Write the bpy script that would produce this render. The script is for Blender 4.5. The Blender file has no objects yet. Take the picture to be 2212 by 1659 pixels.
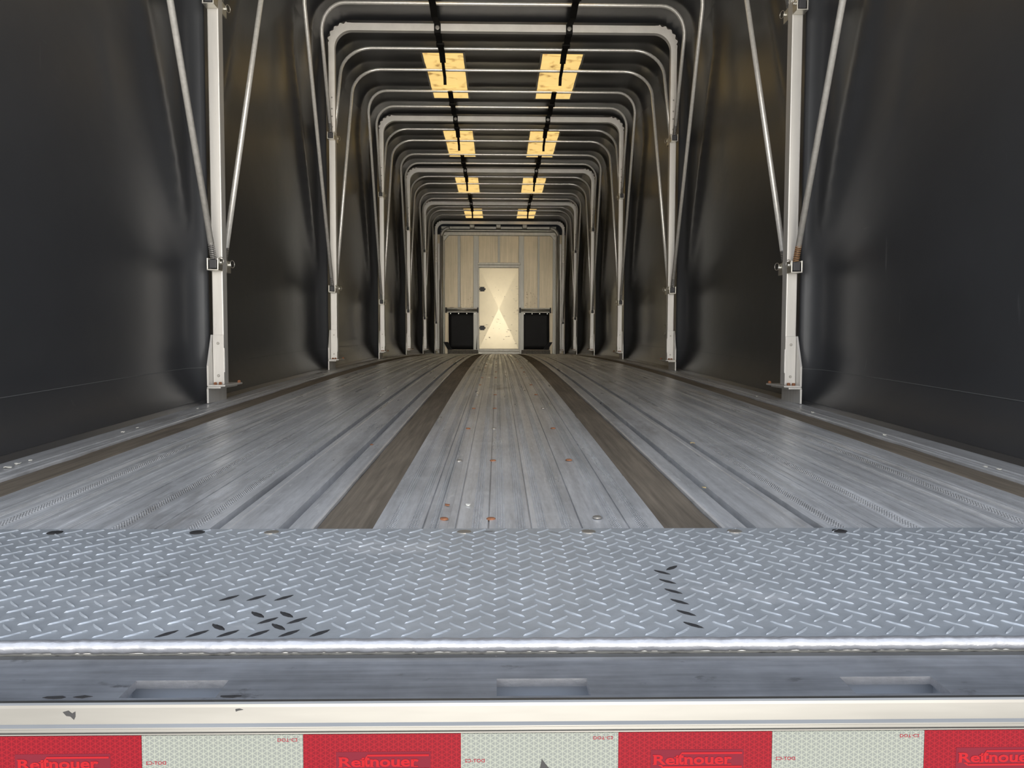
import bpy, bmesh, math, random
import numpy as np
from mathutils import Vector, Matrix

S = bpy.context.scene
COL = S.collection
R = math.radians
random.seed(4)

# ------------------------------------------------------------------ camera
FPX = 1661.0
CAM = Vector((-0.038, 0.0, 0.327))
cd = bpy.data.cameras.new('camera'); co = bpy.data.objects.new('camera', cd); COL.objects.link(co)
cd.sensor_fit = 'HORIZONTAL'; cd.sensor_width = 36.0; cd.lens = 36.0*FPX/2212.0
cd.clip_start = 0.05; cd.clip_end = 200
PITCH, YAW, ROLL = R(-3.08), R(-1.07), R(0.15)
co.matrix_world = (Matrix.Translation(CAM) @ Matrix.Rotation(YAW, 4, 'Z') @
                   Matrix.Rotation(R(90)+PITCH, 4, 'X') @ Matrix.Rotation(ROLL, 4, 'Z'))
S.camera = co
# ------------------------------------------------------------------ world, exposure
S.view_settings.view_transform = 'Standard'; S.view_settings.look = 'None'
S.view_settings.gamma = 1.0; S.view_settings.use_curve_mapping = False
S.view_settings.exposure = 0.0
W = bpy.data.worlds.new('daylight'); S.world = W; W.use_nodes = True
nt = W.node_tree; nt.nodes.clear()
def nn(t, typ, **kw):
    n = t.nodes.new(typ)
    for k, v in kw.items(): setattr(n, k, v)
    return n
def ramp(t, stops, interp='LINEAR'):
    n = t.nodes.new('ShaderNodeValToRGB'); cr = n.color_ramp; cr.interpolation = interp
    while len(cr.elements) < len(stops): cr.elements.new(0.5)
    for e, (p, c) in zip(cr.elements, stops):
        e.position = p; e.color = (*c, 1) if len(c) == 3 else c
    return n
tc = nn(nt, 'ShaderNodeTexCoord'); sx = nn(nt, 'ShaderNodeSeparateXYZ')
nt.links.new(tc.outputs['Generated'], sx.inputs[0])
mr = nn(nt, 'ShaderNodeMapRange'); mr.inputs[1].default_value = -1; mr.inputs[2].default_value = 1
nt.links.new(sx.outputs['Z'], mr.inputs[0])
# ground haze below, bright hazy horizon, blue zenith
rp = ramp(nt, [(0.0, (.66, .64, .59)), (0.30, (.98, .94, .86)), (0.485, (1.25, 1.20, 1.10)), (0.51, (.98, .97, .95)), (0.62, (.92, .95, 1.0)), (1.0, (.76, .85, 1.0))])
nt.links.new(mr.outputs[0], rp.inputs[0])
# added glow low behind the trailer, stands for sunlit yard and brightens the inside
dt = nn(nt, 'ShaderNodeVectorMath', operation='DOT_PRODUCT')
GLOW_DIR = Vector((0.06, -1.0, -0.05)).normalized()
dt.inputs[1].default_value = GLOW_DIR
nt.links.new(tc.outputs['Generated'], dt.inputs[0])
gl = ramp(nt, [(0.0, (0, 0, 0)), (0.80, (0, 0, 0)), (0.93, (.25, .23, .2)), (1.0, (1.0, .93, .82))], 'EASE')
nt.links.new(dt.outputs['Value'], gl.inputs[0])
ad = nn(nt, 'ShaderNodeVectorMath', operation='MULTIPLY_ADD')
ad.inputs[1].default_value = (4.4, 4.4, 4.4)
nt.links.new(gl.outputs[0], ad.inputs[0]); nt.links.new(rp.outputs[0], ad.inputs[2])
bg = nn(nt, 'ShaderNodeBackground'); bg.inputs[1].default_value = 2.1
nt.links.new(ad.outputs[0], bg.inputs[0])
ow = nn(nt, 'ShaderNodeOutputWorld'); nt.links.new(bg.outputs[0], ow.inputs[0])

# ------------------------------------------------------------------ materials
def mat(name, base, rough=.5, metal=0., spec=.5, noise=None, bump=None, aniso=None, coord='Object', dirt=None):
    """noise=(scale xyz, amount) brightness variation; bump=(scale xyz, strength, distance); dirt=(scale, lo, hi, colour)"""
    m = bpy.data.materials.new(name); m.use_nodes = True
    t = m.node_tree; b = t.nodes['Principled BSDF']
    b.inputs['Roughness'].default_value = rough; b.inputs['Metallic'].default_value = metal
    b.inputs['Specular IOR Level'].default_value = spec
    b.inputs['Base Color'].default_value = (*base, 1)
    tcn = nn(t, 'ShaderNodeTexCoord'); out = tcn.outputs[coord]
    def noi(scale, detail=4, rgh=.6):
        mp = nn(t, 'ShaderNodeMapping'); mp.inputs['Scale'].default_value = scale
        t.links.new(out, mp.inputs[0])
        n = nn(t, 'ShaderNodeTexNoise'); n.inputs['Scale'].default_value = 1
        n.inputs['Detail'].default_value = detail; n.inputs['Roughness'].default_value = rgh
        t.links.new(mp.outputs[0], n.inputs[0]); return n
    colsock = None
    if noise:
        for (sc, am) in (noise if isinstance(noise, list) else [noise]):
            n = noi(sc)
            mm = nn(t, 'ShaderNodeMapRange'); mm.inputs[1].default_value = .28; mm.inputs[2].default_value = .72
            mm.inputs[3].default_value = 1-am; mm.inputs[4].default_value = 1+am
            t.links.new(n.outputs[0], mm.inputs[0])
            vm = nn(t, 'ShaderNodeVectorMath', operation='SCALE')
            if colsock is None: vm.inputs[0].default_value = base
            else: t.links.new(colsock, vm.inputs[0])
            t.links.new(mm.outputs[0], vm.inputs['Scale']); colsock = vm.outputs[0]
    if dirt:
        for (sc, lo, hi, colr) in (dirt if isinstance(dirt, list) else [dirt]):
            n = noi(sc, 6, .65)
            mm = nn(t, 'ShaderNodeMapRange'); mm.inputs[1].default_value = lo; mm.inputs[2].default_value = hi
            t.links.new(n.outputs[0], mm.inputs[0])
            mx = nn(t, 'ShaderNodeMix', data_type='RGBA')
            t.links.new(mm.outputs[0], mx.inputs[0])
            if colsock is None: mx.inputs[6].default_value = (*base, 1)
            else: t.links.new(colsock, mx.inputs[6])
            mx.inputs[7].default_value = (*colr, 1); colsock = mx.outputs[2]
    if colsock is not None: t.links.new(colsock, b.inputs['Base Color'])
    if bump:
        n = noi(bump[0]); bp = nn(t, 'ShaderNodeBump'); bp.inputs['Strength'].default_value = bump[1]
        bp.inputs['Distance'].default_value = bump[2]
        t.links.new(n.outputs[0], bp.inputs['Height']); t.links.new(bp.outputs[0], b.inputs['Normal'])
    return m

M = {}
M['post'] = mat('brushed_aluminium', (.66, .645, .62), .42, .4, noise=((30, 30, 3), .08), dirt=((60, 60, 14), .66, .74, (.45, .42, .38)))
M['bow'] = mat('bow_aluminium', (.90, .87, .83), .40, .15, noise=((8, 8, 8), .08))
M['tube'] = mat('galvanised_tube', (.84, .82, .78), .26, .4, noise=((60, 60, 60), .12))
M['spring'] = mat('spring_steel', (.42, .41, .40), .4, .6)
M['rust_spring'] = mat('rusted_spring', (.42, .24, .12), .7, .4)
M['rust'] = mat('rusted_steel', (.30, .13, .065), .8, .2, noise=((90, 90, 90), .4))
M['black_plastic'] = mat('black_plastic', (.045, .045, .05), .5)
M['rubber'] = mat('black_rubber', (.012, .013, .017), .65, noise=((6, 6, 6), .25))
M['strap'] = mat('black_webbing', (.012, .011, .010), .8, spec=.25)
M['washer'] = mat('washer_steel', (.45, .43, .40), .45, .8)
M['zinc'] = mat('zinc_plate', (.78, .76, .70), .35, .9)

def tarp_mat():
    m = mat('black_tarpaulin', (.043, .045, .050), .30, spec=.65, noise=((1.2, .8, 1.2), .2), bump=((2.2, .9, 1.4), .12, .05))
    t = m.node_tree; b = t.nodes['Principled BSDF']
    tcn = nn(t, 'ShaderNodeTexCoord')
    col = b.inputs['Base Color'].links[0].from_socket
    # pale rub marks and hairline scratches
    def scr(scale, rot, lo, hi, amt, colr):
        nonlocal col
        mp = nn(t, 'ShaderNodeMapping'); mp.inputs['Scale'].default_value = scale; mp.inputs['Rotation'].default_value = rot
        t.links.new(tcn.outputs['Object'], mp.inputs[0])
        n = nn(t, 'ShaderNodeTexNoise'); n.inputs['Scale'].default_value = 1; n.inputs['Detail'].default_value = 3
        t.links.new(mp.outputs[0], n.inputs[0])
        mm = nn(t, 'ShaderNodeMapRange'); mm.inputs[1].default_value = lo; mm.inputs[2].default_value = hi; mm.inputs[4].default_value = amt
        t.links.new(n.outputs[0], mm.inputs[0])
        g = nn(t, 'ShaderNodeTexNoise'); g.inputs['Scale'].default_value = 1.7; t.links.new(tcn.outputs['Object'], g.inputs[0])
        gm = nn(t, 'ShaderNodeMapRange'); gm.inputs[1].default_value = .5; gm.inputs[2].default_value = .66
        t.links.new(g.outputs[0], gm.inputs[0])
        mu = nn(t, 'ShaderNodeMath', operation='MULTIPLY'); t.links.new(mm.outputs[0], mu.inputs[0]); t.links.new(gm.outputs[0], mu.inputs[1])
        mx = nn(t, 'ShaderNodeMix', data_type='RGBA'); t.links.new(mu.outputs[0], mx.inputs[0])
        t.links.new(col, mx.inputs[6]); mx.inputs[7].default_value = (*colr, 1); col = mx.outputs[2]
    scr((30, 30, 4), (R(8), 0, 0), .70, .76, .35, (.16, .16, .17))
    scr((22, 5, 26), (R(-35), 0, 0), .71, .76, .3, (.16, .16, .17))
    t.links.new(col, b.inputs['Base Color'])
    return m
M['tarp'] = tarp_mat()
M['tarp_seam'] = mat('tarp_weld_seam', (.10, .105, .11), .5)
M['patch'] = mat('tarp_patch', (.018, .018, .02), .25)
M['wood'] = mat('weathered_oak', (.17, .142, .110), .75, noise=[((90, 3, 20), .32), ((3, 1.2, 3), .3)], bump=((120, 4, 40), .35, .002),
                dirt=((14, 2.2, 10), .60, .85, (.08, .062, .045)))

def floor_mat():
    m = mat('worn_deck_aluminium', (.56, .57, .59), .40, .28, noise=[((40, 1.6, 10), .24), ((5, 2.5, 5), .16), ((160, 22, 60), .12)],
            dirt=[((11, 14, 10), .57, .74, (.66, .67, .69)), ((70, 9, 40), .62, .70, (.68, .69, .70)), ((3.5, 1.2, 3), .60, .75, (.20, .19, .185))])
    t = m.node_tree; b = t.nodes['Principled BSDF']
    # roughness variation
    tcn = nn(t, 'ShaderNodeTexCoord')
    mp = nn(t, 'ShaderNodeMapping'); mp.inputs['Scale'].default_value = (25, 2, 10); t.links.new(tcn.outputs['Object'], mp.inputs[0])
    n = nn(t, 'ShaderNodeTexNoise'); n.inputs['Scale'].default_value = 1; n.inputs['Detail'].default_value = 5; t.links.new(mp.outputs[0], n.inputs[0])
    mm = nn(t, 'ShaderNodeMapRange'); mm.inputs[3].default_value = .18; mm.inputs[4].default_value = .46
    t.links.new(n.outputs[0], mm.inputs[0]); t.links.new(mm.outputs[0], b.inputs['Roughness'])
    # knurling on the anti-slip ribs: fine notches across the rib, only where the mesh says "rib"
    at = nn(t, 'ShaderNodeAttribute', attribute_name='rib')
    sp = nn(t, 'ShaderNodeSeparateXYZ'); t.links.new(tcn.outputs['Object'], sp.inputs[0])
    mu = nn(t, 'ShaderNodeMath', operation='MULTIPLY'); mu.inputs[1].default_value = 2*math.pi/.0095; t.links.new(sp.outputs['Y'], mu.inputs[0])
    sn = nn(t, 'ShaderNodeMath', operation='SINE'); t.links.new(mu.outputs[0], sn.inputs[0])
    m2 = nn(t, 'ShaderNodeMath', operation='MULTIPLY'); t.links.new(sn.outputs[0], m2.inputs[0]); t.links.new(at.outputs['Fac'], m2.inputs[1])
    bp = nn(t, 'ShaderNodeBump'); bp.inputs['Strength'].default_value = .8; bp.inputs['Distance'].default_value = .0012
    t.links.new(m2.outputs[0], bp.inputs['Height']); t.links.new(bp.outputs[0], b.inputs['Normal'])
    return m
M['floor'] = floor_mat()
M['tread'] = mat('tread_plate_aluminium', (.42, .45, .485), .38, .4, noise=[((9, 9, 9), .10), ((60, 60, 60), .07)],
                 dirt=[((2.2, 5.5, 3), .60, .72, (.62, .64, .67)), ((7, 12, 7), .66, .74, (.16, .165, .17))])
M['weld'] = mat('weld_aluminium', (.40, .405, .43), .34, .6, noise=((70, 70, 70), .1), bump=((70, 160, 120), .5, .0015))
M['ledge'] = mat('scuffed_dark_aluminium', (.20, .212, .235), .46, .4, noise=[((5, 90, 10), .25), ((14, 14, 14), .2)],
                 dirt=((18, 30, 10), .62, .70, (.10, .105, .115)))
M['rail'] = mat('bumper_rail_aluminium', (.235, .234, .228), .34, .9, noise=[((2.2, 20, 20), .16)],
                dirt=((45, 45, 70), .70, .76, (.45, .43, .40)))
M['pocket'] = mat('pocket_aluminium', (.42, .45, .50), .5, .3)
M['wall'] = mat('oxidised_wall_sheet', (.50, .43, .31), .40, .6, noise=[((26, 26, 1.2), .14), ((4, 4, 2), .1)],
                dirt=((26, 26, 5), .66, .80, (.36, .27, .17)))
M['wall_rib'] = mat('wall_rib_aluminium', (.42, .415, .38), .4, .5, noise=((20, 20, 3), .1))
M['door'] = mat('polished_door_sheet', (.66, .585, .42), .32, .75, noise=[((3, 3, 3), .06)],
                dirt=[((14, 14, 24), .66, .74, (.42, .38, .33)), ((30, 30, 60), .70, .75, (.25, .23, .22))])
M['frame'] = mat('door_frame_aluminium', (.56, .54, .48), .4, .4, noise=((20, 20, 8), .12))
M['flap'] = mat('black_rubber_flap', (.012, .013, .017), .6, noise=((5, 5, 5), .2))
M['sill'] = mat('grimy_sill', (.20, .185, .16), .6, .3, noise=((40, 40, 40), .4))
M['hinge'] = mat('black_hinge', (.02, .02, .02), .4)
M['scrap'] = mat('pale_scrap', (.75, .74, .68), .8)
M['leaf'] = mat('dry_leaf', (.45, .36, .2), .8)
M['grime'] = mat('brown_grime', (.34, .28, .20), .7)
M['scuff'] = mat('black_scuff', (.02, .02, .022), .7)

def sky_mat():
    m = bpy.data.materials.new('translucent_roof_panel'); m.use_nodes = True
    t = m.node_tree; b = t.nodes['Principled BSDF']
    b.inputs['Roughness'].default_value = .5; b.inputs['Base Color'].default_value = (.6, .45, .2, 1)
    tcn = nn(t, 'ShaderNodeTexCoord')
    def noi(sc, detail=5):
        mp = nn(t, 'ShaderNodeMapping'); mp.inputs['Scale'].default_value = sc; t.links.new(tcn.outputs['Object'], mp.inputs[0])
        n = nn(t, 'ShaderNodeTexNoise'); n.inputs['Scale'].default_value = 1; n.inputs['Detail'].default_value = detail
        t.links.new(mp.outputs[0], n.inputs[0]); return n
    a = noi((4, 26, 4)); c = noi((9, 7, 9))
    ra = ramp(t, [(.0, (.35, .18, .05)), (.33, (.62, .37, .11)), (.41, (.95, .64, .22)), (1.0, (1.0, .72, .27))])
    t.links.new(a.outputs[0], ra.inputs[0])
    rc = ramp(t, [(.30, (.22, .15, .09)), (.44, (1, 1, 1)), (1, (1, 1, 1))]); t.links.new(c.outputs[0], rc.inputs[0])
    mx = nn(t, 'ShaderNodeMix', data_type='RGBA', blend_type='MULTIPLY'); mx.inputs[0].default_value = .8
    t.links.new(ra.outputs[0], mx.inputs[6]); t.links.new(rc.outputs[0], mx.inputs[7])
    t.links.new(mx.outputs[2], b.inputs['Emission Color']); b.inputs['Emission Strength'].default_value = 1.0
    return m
M['skylight'] = sky_mat()
M['skylight_edge'] = mat('clear_weld_edge', (.34, .34, .32), .4)

def tape_mat(name, cell, line, rough):
    m = bpy.data.materials.new(name); m.use_nodes = True
    t = m.node_tree; b = t.nodes['Principled BSDF']; b.inputs['Roughness'].default_value = rough
    b.inputs['Specular IOR Level'].default_value = .12
    tcn = nn(t, 'ShaderNodeTexCoord'); sp = nn(t, 'ShaderNodeSeparateXYZ'); t.links.new(tcn.outputs['Object'], sp.inputs[0])
    P = .0050; last = None
    for (cx, cz) in ((1, 0), (.5, .866), (.5, -.866)):
        f = 1/P if cx == 1 else 1/P
        a = nn(t, 'ShaderNodeMath', operation='MULTIPLY'); a.inputs[1].default_value = cx*f; t.links.new(sp.outputs['X'], a.inputs[0])
        c = nn(t, 'ShaderNodeMath', operation='MULTIPLY_ADD'); c.inputs[1].default_value = cz*f
        t.links.new(sp.outputs['Z'], c.inputs[0]); t.links.new(a.outputs[0], c.inputs[2])
        fr = nn(t, 'ShaderNodeMath', operation='PINGPONG'); fr.inputs[1].default_value = .5; t.links.new(c.outputs[0], fr.inputs[0])
        mm = nn(t, 'ShaderNodeMapRange'); mm.inputs[1].default_value = .04; mm.inputs[2].default_value = .10
        mm.inputs[3].default_value = 1; mm.inputs[4].default_value = 0; t.links.new(fr.outputs[0], mm.inputs[0])
        if last is None: last = mm.outputs[0]
        else:
            x = nn(t, 'ShaderNodeMath', operation='MAXIMUM'); t.links.new(last, x.inputs[0]); t.links.new(mm.outputs[0], x.inputs[1]); last = x.outputs[0]
    mx = nn(t, 'ShaderNodeMix', data_type='RGBA'); t.links.new(last, mx.inputs[0])
    mx.inputs[6].default_value = (*cell, 1); mx.inputs[7].default_value = (*line, 1)
    t.links.new(mx.outputs[2], b.inputs['Base Color'])
    return m
M['tape_red'] = tape_mat('red_reflective_sheeting', (.13, .0015, .008), (.21, .004, .011), .35)
M['tape_white'] = tape_mat('white_reflective_sheeting', (.15, .162, .156), (.235, .252, .22), .35)
M['logo_box'] = mat('dark_red_print', (.115, .006, .016), .5, spec=.12)
M['logo'] = mat('bright_red_print', (.27, .005, .010), .5, spec=.12)
M['dot_text'] = mat('small_red_print', (.22, .012, .025), .5, spec=.12)

# ------------------------------------------------------------------ mesh helpers
class MB:
    def __init__(s): s.v = []; s.f = []; s.sm = []
    def add(s, vs, fs, smooth=False):
        o = len(s.v); s.v += [tuple(x) for x in vs]; s.f += [tuple(i+o for i in f) for f in fs]; s.sm += [smooth]*len(fs)
        return s
    def box(s, x0, x1, y0, y1, z0, z1, bev=0.0, rot=None, piv=None):
        x0, x1 = sorted((x0, x1)); y0, y1 = sorted((y0, y1)); z0, z1 = sorted((z0, z1))
        if bev <= 0:
            vs = [(x, y, z) for z in (z0, z1) for y in (y0, y1) for x in (x0, x1)]
            fs = [(0, 2, 3, 1), (4, 5, 7, 6), (0, 1, 5, 4), (2, 6, 7, 3), (0, 4, 6, 2), (1, 3, 7, 5)]
        else:
            bm = bmesh.new(); bmesh.ops.create_cube(bm, size=1)
            for v in bm.verts:
                v.co = Vector(((x0+x1)/2+v.co.x*(x1-x0), (y0+y1)/2+v.co.y*(y1-y0), (z0+z1)/2+v.co.z*(z1-z0)))
            bev = min(bev, .45*min(x1-x0, y1-y0, z1-z0))
            bmesh.ops.bevel(bm, geom=bm.edges[:], offset=bev, segments=2, affect='EDGES', profile=.5)
            bm.verts.index_update(); vs = [v.co.copy() for v in bm.verts]; fs = [[v.index for v in f.verts] for f in bm.faces]; bm.free()
        if rot is not None:
            piv = Vector(piv or (0, 0, 0)); vs = [rot @ (Vector(v)-piv) + piv for v in vs]
        return s.add(vs, fs)
    def prism(s, poly, axis, a, b):
        """poly 2D points (other two axes in xyz order) extruded along axis from a to b"""
        n = len(poly); vs = []
        for w in (a, b):
            for p in poly:
                vs.append((w, p[0], p[1]) if axis == 'x' else (p[0], w, p[1]) if axis == 'y' else (p[0], p[1], w))
        fs = [tuple(range(n))[::-1], tuple(range(n, 2*n))] + [(i, (i+1) % n, n+(i+1) % n, n+i) for i in range(n)]
        return s.add(vs, fs)
    def tube(s, pts, r, n=10, cap=True, closed=False, wob=None):
        pts = [Vector(p) for p in pts]; N = len(pts); vs = []; fs = []
        up = None
        for i, p in enumerate(pts):
            a = pts[(i-1) % N] if (closed or i > 0) else p; b = pts[(i+1) % N] if (closed or i < N-1) else p
            t = (b-a).normalized()
            if up is None:
                up = t.cross(Vector((0, 1, 0)) if abs(t.y) < .9 else Vector((1, 0, 0))).normalized()
            else:
                up = (up - t*up.dot(t)).normalized()
            w = t.cross(up); rr = r[i] if isinstance(r, (list, tuple)) else r
            for k in range(n):
                q = 2*math.pi*k/n; vs.append(p + (up*math.cos(q)+w*math.sin(q))*rr)
        for i in range(N if closed else N-1):
            j = (i+1) % N
            for k in range(n): fs.append((i*n+k, i*n+(k+1) % n, j*n+(k+1) % n, j*n+k))
        s.add(vs, fs, True)
        if cap and not closed:
            o = len(s.v)-len(vs); s.f += [tuple(o+k for k in range(n))[::-1], tuple(o+(N-1)*n+k for k in range(n))]; s.sm += [False, False]
        return s
    def disc(s, c, axis, r, h, n=14, dome=0.3):
        """bolt or rivet head: low dome standing along axis"""
        c = Vector(c); ax = Vector(axis).normalized()
        u = ax.orthogonal().normalized(); w = ax.cross(u); vs = []; fs = []
        for (rr, hh) in ((r, 0), (r, h*.6), (r*.72, h)):
            for k in range(n):
                q = 2*math.pi*k/n; vs.append(c+ax*hh+(u*math.cos(q)+w*math.sin(q))*rr)
        for i in range(2):
            for k in range(n): fs.append((i*n+k, i*n+(k+1) % n, (i+1)*n+(k+1) % n, (i+1)*n+k))
        fs.append(tuple(2*n+k for k in range(n)))
        return s.add(vs, fs)
    def mesh(s, name, m):
        me = bpy.data.meshes.new(name); me.from_pydata(s.v, [], s.f); me.update()
        me.polygons.foreach_set('use_smooth', s.sm)
        bm = bmesh.new(); bm.from_mesh(me); bmesh.ops.recalc_face_normals(bm, faces=bm.faces[:]); bm.to_mesh(me); bm.free()
        me.materials.append(m); return me
    def build(s, name, m, parent=None, loc=None):
        return link(name, s.mesh(name, m), parent, loc)
def link(name, me, parent=None, loc=None):
    o = bpy.data.objects.new(name, me); COL.objects.link(o)
    if parent is not None: o.parent = parent
    if loc is not None: o.location = loc
    return o
def empty(name, loc=(0, 0, 0)):
    o = bpy.data.objects.new(name, None); COL.objects.link(o); o.location = loc; o.empty_display_size = .1; return o
def tag(o, label, cat, group=None, kind=None):
    o['label'] = label; o['category'] = cat
    if group: o['group'] = group
    if kind: o['kind'] = kind
    return o
def struct(o): o['kind'] = 'structure'; return o
def copy_tree(o, parent=None):
    c = o.copy(); COL.objects.link(c)
    if parent is not None: c.parent = parent
    for ch in [x for x in o.children]: copy_tree(ch, c)
    return c

# ------------------------------------------------------------------ layout along the trailer
KD = np.array([0.6, 1.34, 1.945, 3.376, 5.727, 8.11, 10.51, 12.82, 15.65])
KH = np.array([.354, .327, .3045, .263, .203, .170, .170, .193, .228])
# smooth camber: least squares polynomial through the measured heights
PC = np.polyfit(KD, KH, 4)
def FZ(y): return float(CAM.z - np.polyval(PC, y))
def LIFT(y):
    u = min(1, max(0, (y-12.6)/2.6)); return .085*u*u*(3-2*u)
PY = [3.376, 5.727, 8.11, 10.50, 12.83, 15.20]
PYV = [1.0] + PY
HW = 1.29          # half width of the tarp room
WALL_Y = 15.60
ZT, ZL, ZU, LOFF, UOFF = 2.486, .598, 1.70, .87, .40

# ------------------------------------------------------------------ floor
def floor_profile():
    """half list of (x, dz, rib) for x >= 0 or full centre"""
    def group(x, n=4, p=.0046, h=.0018):
        out = []
        for k in range(n):
            c = x+(k-(n-1)/2)*p
            out += [(c-.0017, 0, 0), (c-.0008, h, 1), (c+.0008, h, 1), (c+.0017, 0, 0)]
        return out
    def seam(x, w=.0016, d=.004): return [(x-w, 0, 0), (x-w*.8, -d, 0), (x+w*.8, -d, 0), (x+w, 0, 0)]
    centre = []
    for x in (-.226, -.188, -.151, -.0755, -.033, .004, .042, .086, .174, .222): centre += group(x)
    for x in (-.112, -.054, .022, .112, .196, -.170): centre += seam(x)
    for x in (-.137, .148): centre += [(x-.011, 0, 0), (x-.010, -.0025, 0), (x+.010, -.0025, 0), (x+.011, 0, 0)]
    def side():
        s = [(.2575, 0, 0), (.2576, -.02, 0), (.3615, -.02, 0), (.3616, 0, 0), (.366, .0015, 0), (.3985, .0015, 0), (.405, 0, 0),
             (.4055, -.030, 0), (.4235, -.030, 0), (.424, -.001, 0), (.426, .0015, 0), (.440, .0015, 0), (.442, 0, 0),
             (.508, 0, 0), (.510, .0015, 0), (.523, .0015, 0), (.525, -.001, 0), (.5255, -.030, 0), (.5425, -.030, 0), (.543, 0, 0)]
        xs = .572; k = 0
        while xs < 1.045:
            if k in (0, 3, 8): s += group(xs, 4, .0048)
            elif k % 2: s += [(a_, b_*.6, 0) for (a_, b_, _) in group(xs, 3, .0062)]
            else: s += [(xs-.004, 0, 0), (xs-.0036, -.0016, 0), (xs-.0022, -.0016, 0), (xs-.0018, 0, 0)]
            if k % 3 == 1: s += seam(xs+.0215, .002, .005)
            else: s += [(xs+.0185, 0, 0), (xs+.019, .0016, 0), (xs+.0245, .0016, 0), (xs+.025, 0, 0)]
            xs += .0438; k += 1
        s += [(1.058, 0, 0), (1.0581, -.02, 0), (1.1615, -.02, 0), (1.1616, 0, 0), (1.166, .002, 0), (1.178, .002, 0), (1.180, -.004, 0), (1.187, -.004, 0), (1.189, 0, 0),
              (1.206, 0, 0), (1.207, .002, 0), (1.216, .002, 0), (1.217, 0, 0), (1.318, 0, 0), (1.319, -.10, 0)]
        return s
    r = side()
    prof = sorted(centre, key=lambda p: p[0])
    r = sorted(r, key=lambda p: p[0])
    return [(-x, z, k) for (x, z, k) in reversed(r)] + prof + r
PROF = floor_profile()
FY0, FY1 = 1.29, WALL_Y+.12
ys = np.concatenate([np.linspace(FY0, 4, 30), np.linspace(4.15, FY1, 80)])
m = MB(); P_ = len(PROF); vs = []; fs = []
for y in ys:
    z = FZ(y)
    for (x, dz, k) in PROF: vs.append((x, y, z+dz))
for i in range(len(ys)-1):
    for j in range(P_-1): fs.append((i*P_+j, i*P_+j+1, (i+1)*P_+j+1, (i+1)*P_+j))
me = bpy.data.meshes.new('floor'); me.from_pydata(vs, [], fs); me.update(); me.materials.append(M['floor'])
at = me.attributes.new('rib', 'FLOAT', 'POINT'); at.data.foreach_set('value', [k for _ in ys for (_, _, k) in PROF])
floor = struct(link('floor', me))
floor['label'] = 'ribbed grey aluminium trailer deck'
# bolts along the centre deck
bolt_me = MB().disc((0, 0, 0), (0, 0, 1), .0085, .0035).mesh('deck_bolt', M['washer'])
rbolt_me = bolt_me.copy(); rbolt_me.materials.clear(); rbolt_me.materials.append(M['rust'])
for bx, seedk in ((-.137, 1), (-.050, 0), (.148, 2)):
    for k in range(12):
        y = 1.405+.575*k+(.01 if bx > 0 else 0)
        o = link('deck_bolt', rbolt_me if (k+seedk) % 3 < 2 else bolt_me, floor, (bx, y, FZ(y)-.001))
        if o.data is rbolt_me: o['label'] = 'rusty bolt head'

# wooden nailing strips
def strip(x0, x1, label):
    m = MB(); xs = np.linspace(x0, x1, 7); vs = []; fs = []; ysw = np.concatenate([[1.3265], ys[ys > 1.34]])
    rnd = random.Random(x0)
    for y in ysw:
        for j, x in enumerate(xs):
            e = rnd.uniform(-.0012, .0012)
            vs.append((x+(rnd.uniform(-.0015, .0) if 0 < j else 0), y, FZ(y)-.003+e-(.003 if j in (0, 6) else 0)))
        vs.append((x1, y, FZ(y)-.019)); vs.append((x0, y, FZ(y)-.019))
    n = 9
    for i in range(len(ysw)-1):
        for j in range(n): fs.append((i*n+j, i*n+(j+1) % n, (i+1)*n+(j+1) % n, (i+1)*n+j))
    fs += [tuple(range(n))[::-1], tuple((len(ysw)-1)*n+j for j in range(n))]
    m.add(vs, fs); o = m.build('nailing_strip', M['wood'])
    tag(o, label, 'wooden strip', 'wooden nailing strips let into the deck'); return o
a, b_ = .2595, .3600
strip(-b_, -a, 'weathered brown wooden nailing strip left of the centre deck boards')
strip(a, b_, 'weathered brown wooden nailing strip right of the centre deck boards')
strip(-1.160, -1.0595, 'narrow brown wooden strip along the deck edge by the left tarp')
strip(1.0595, 1.160, 'narrow brown wooden strip along the deck edge by the right tarp')

# ------------------------------------------------------------------ tarp shell
def bulge(y, z):
    tl = min(1, max(0, (z-ZL)/(ZT-ZL))); tu = min(1, max(0, (z-ZU)/(ZT-ZU)))
    ribs = []
    for p in PYV:
        ribs += [(p-LOFF*tl, .05), (p+LOFF*tl, .05), (p, .022)]
        if z > ZU: ribs += [(p-UOFF*tu, .055), (p+UOFF*tu, .055)]
    ribs = sorted(ribs+[(-.2, .05), (WALL_Y+.2, .05)])
    for (a, la), (c, lc) in zip(ribs[:-1], ribs[1:]):
        if a <= y <= c:
            g = c-a
            if g < 1e-4: return 0
            K = .042*min(1, g/.95)
            soft = lambda u, e: math.sqrt(u*u+e*e)-e
            f = lambda u: .7*(1-math.exp(-soft(u, .03)/.05))+.3*(1-math.exp(-u/.2))
            up = soft(min(abs(y-p) for p in PYV), .012)
            hug = .055*(1-math.exp(-up/.022))*(1-.75*min(1, max(0, (z-2.1)/.3)))
            d = hug+K*f(y-a)*f(c-y)
            return d*min(1, max(0, z/.18))**.7
    return 0
CR = .19; ZTOP = 2.532
def section():
    """(x, z, nx, nz, part) from floor edge on the right, up, over half the roof; mirrored later"""
    pts = []
    for z in list(np.linspace(-.03, .30, 8))+list(np.linspace(.38, ZTOP-CR, 26)): pts.append((HW, z, 1, 0))
    for q in np.linspace(0, 90, 9)[1:]:
        c, s_ = math.cos(R(q)), math.sin(R(q)); pts.append((HW-CR+CR*c, ZTOP-CR+CR*s_, c, s_))
    for x in np.linspace(HW-CR, 0, 8)[1:]: pts.append((x, ZTOP, 0, 1))
    return pts
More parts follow.
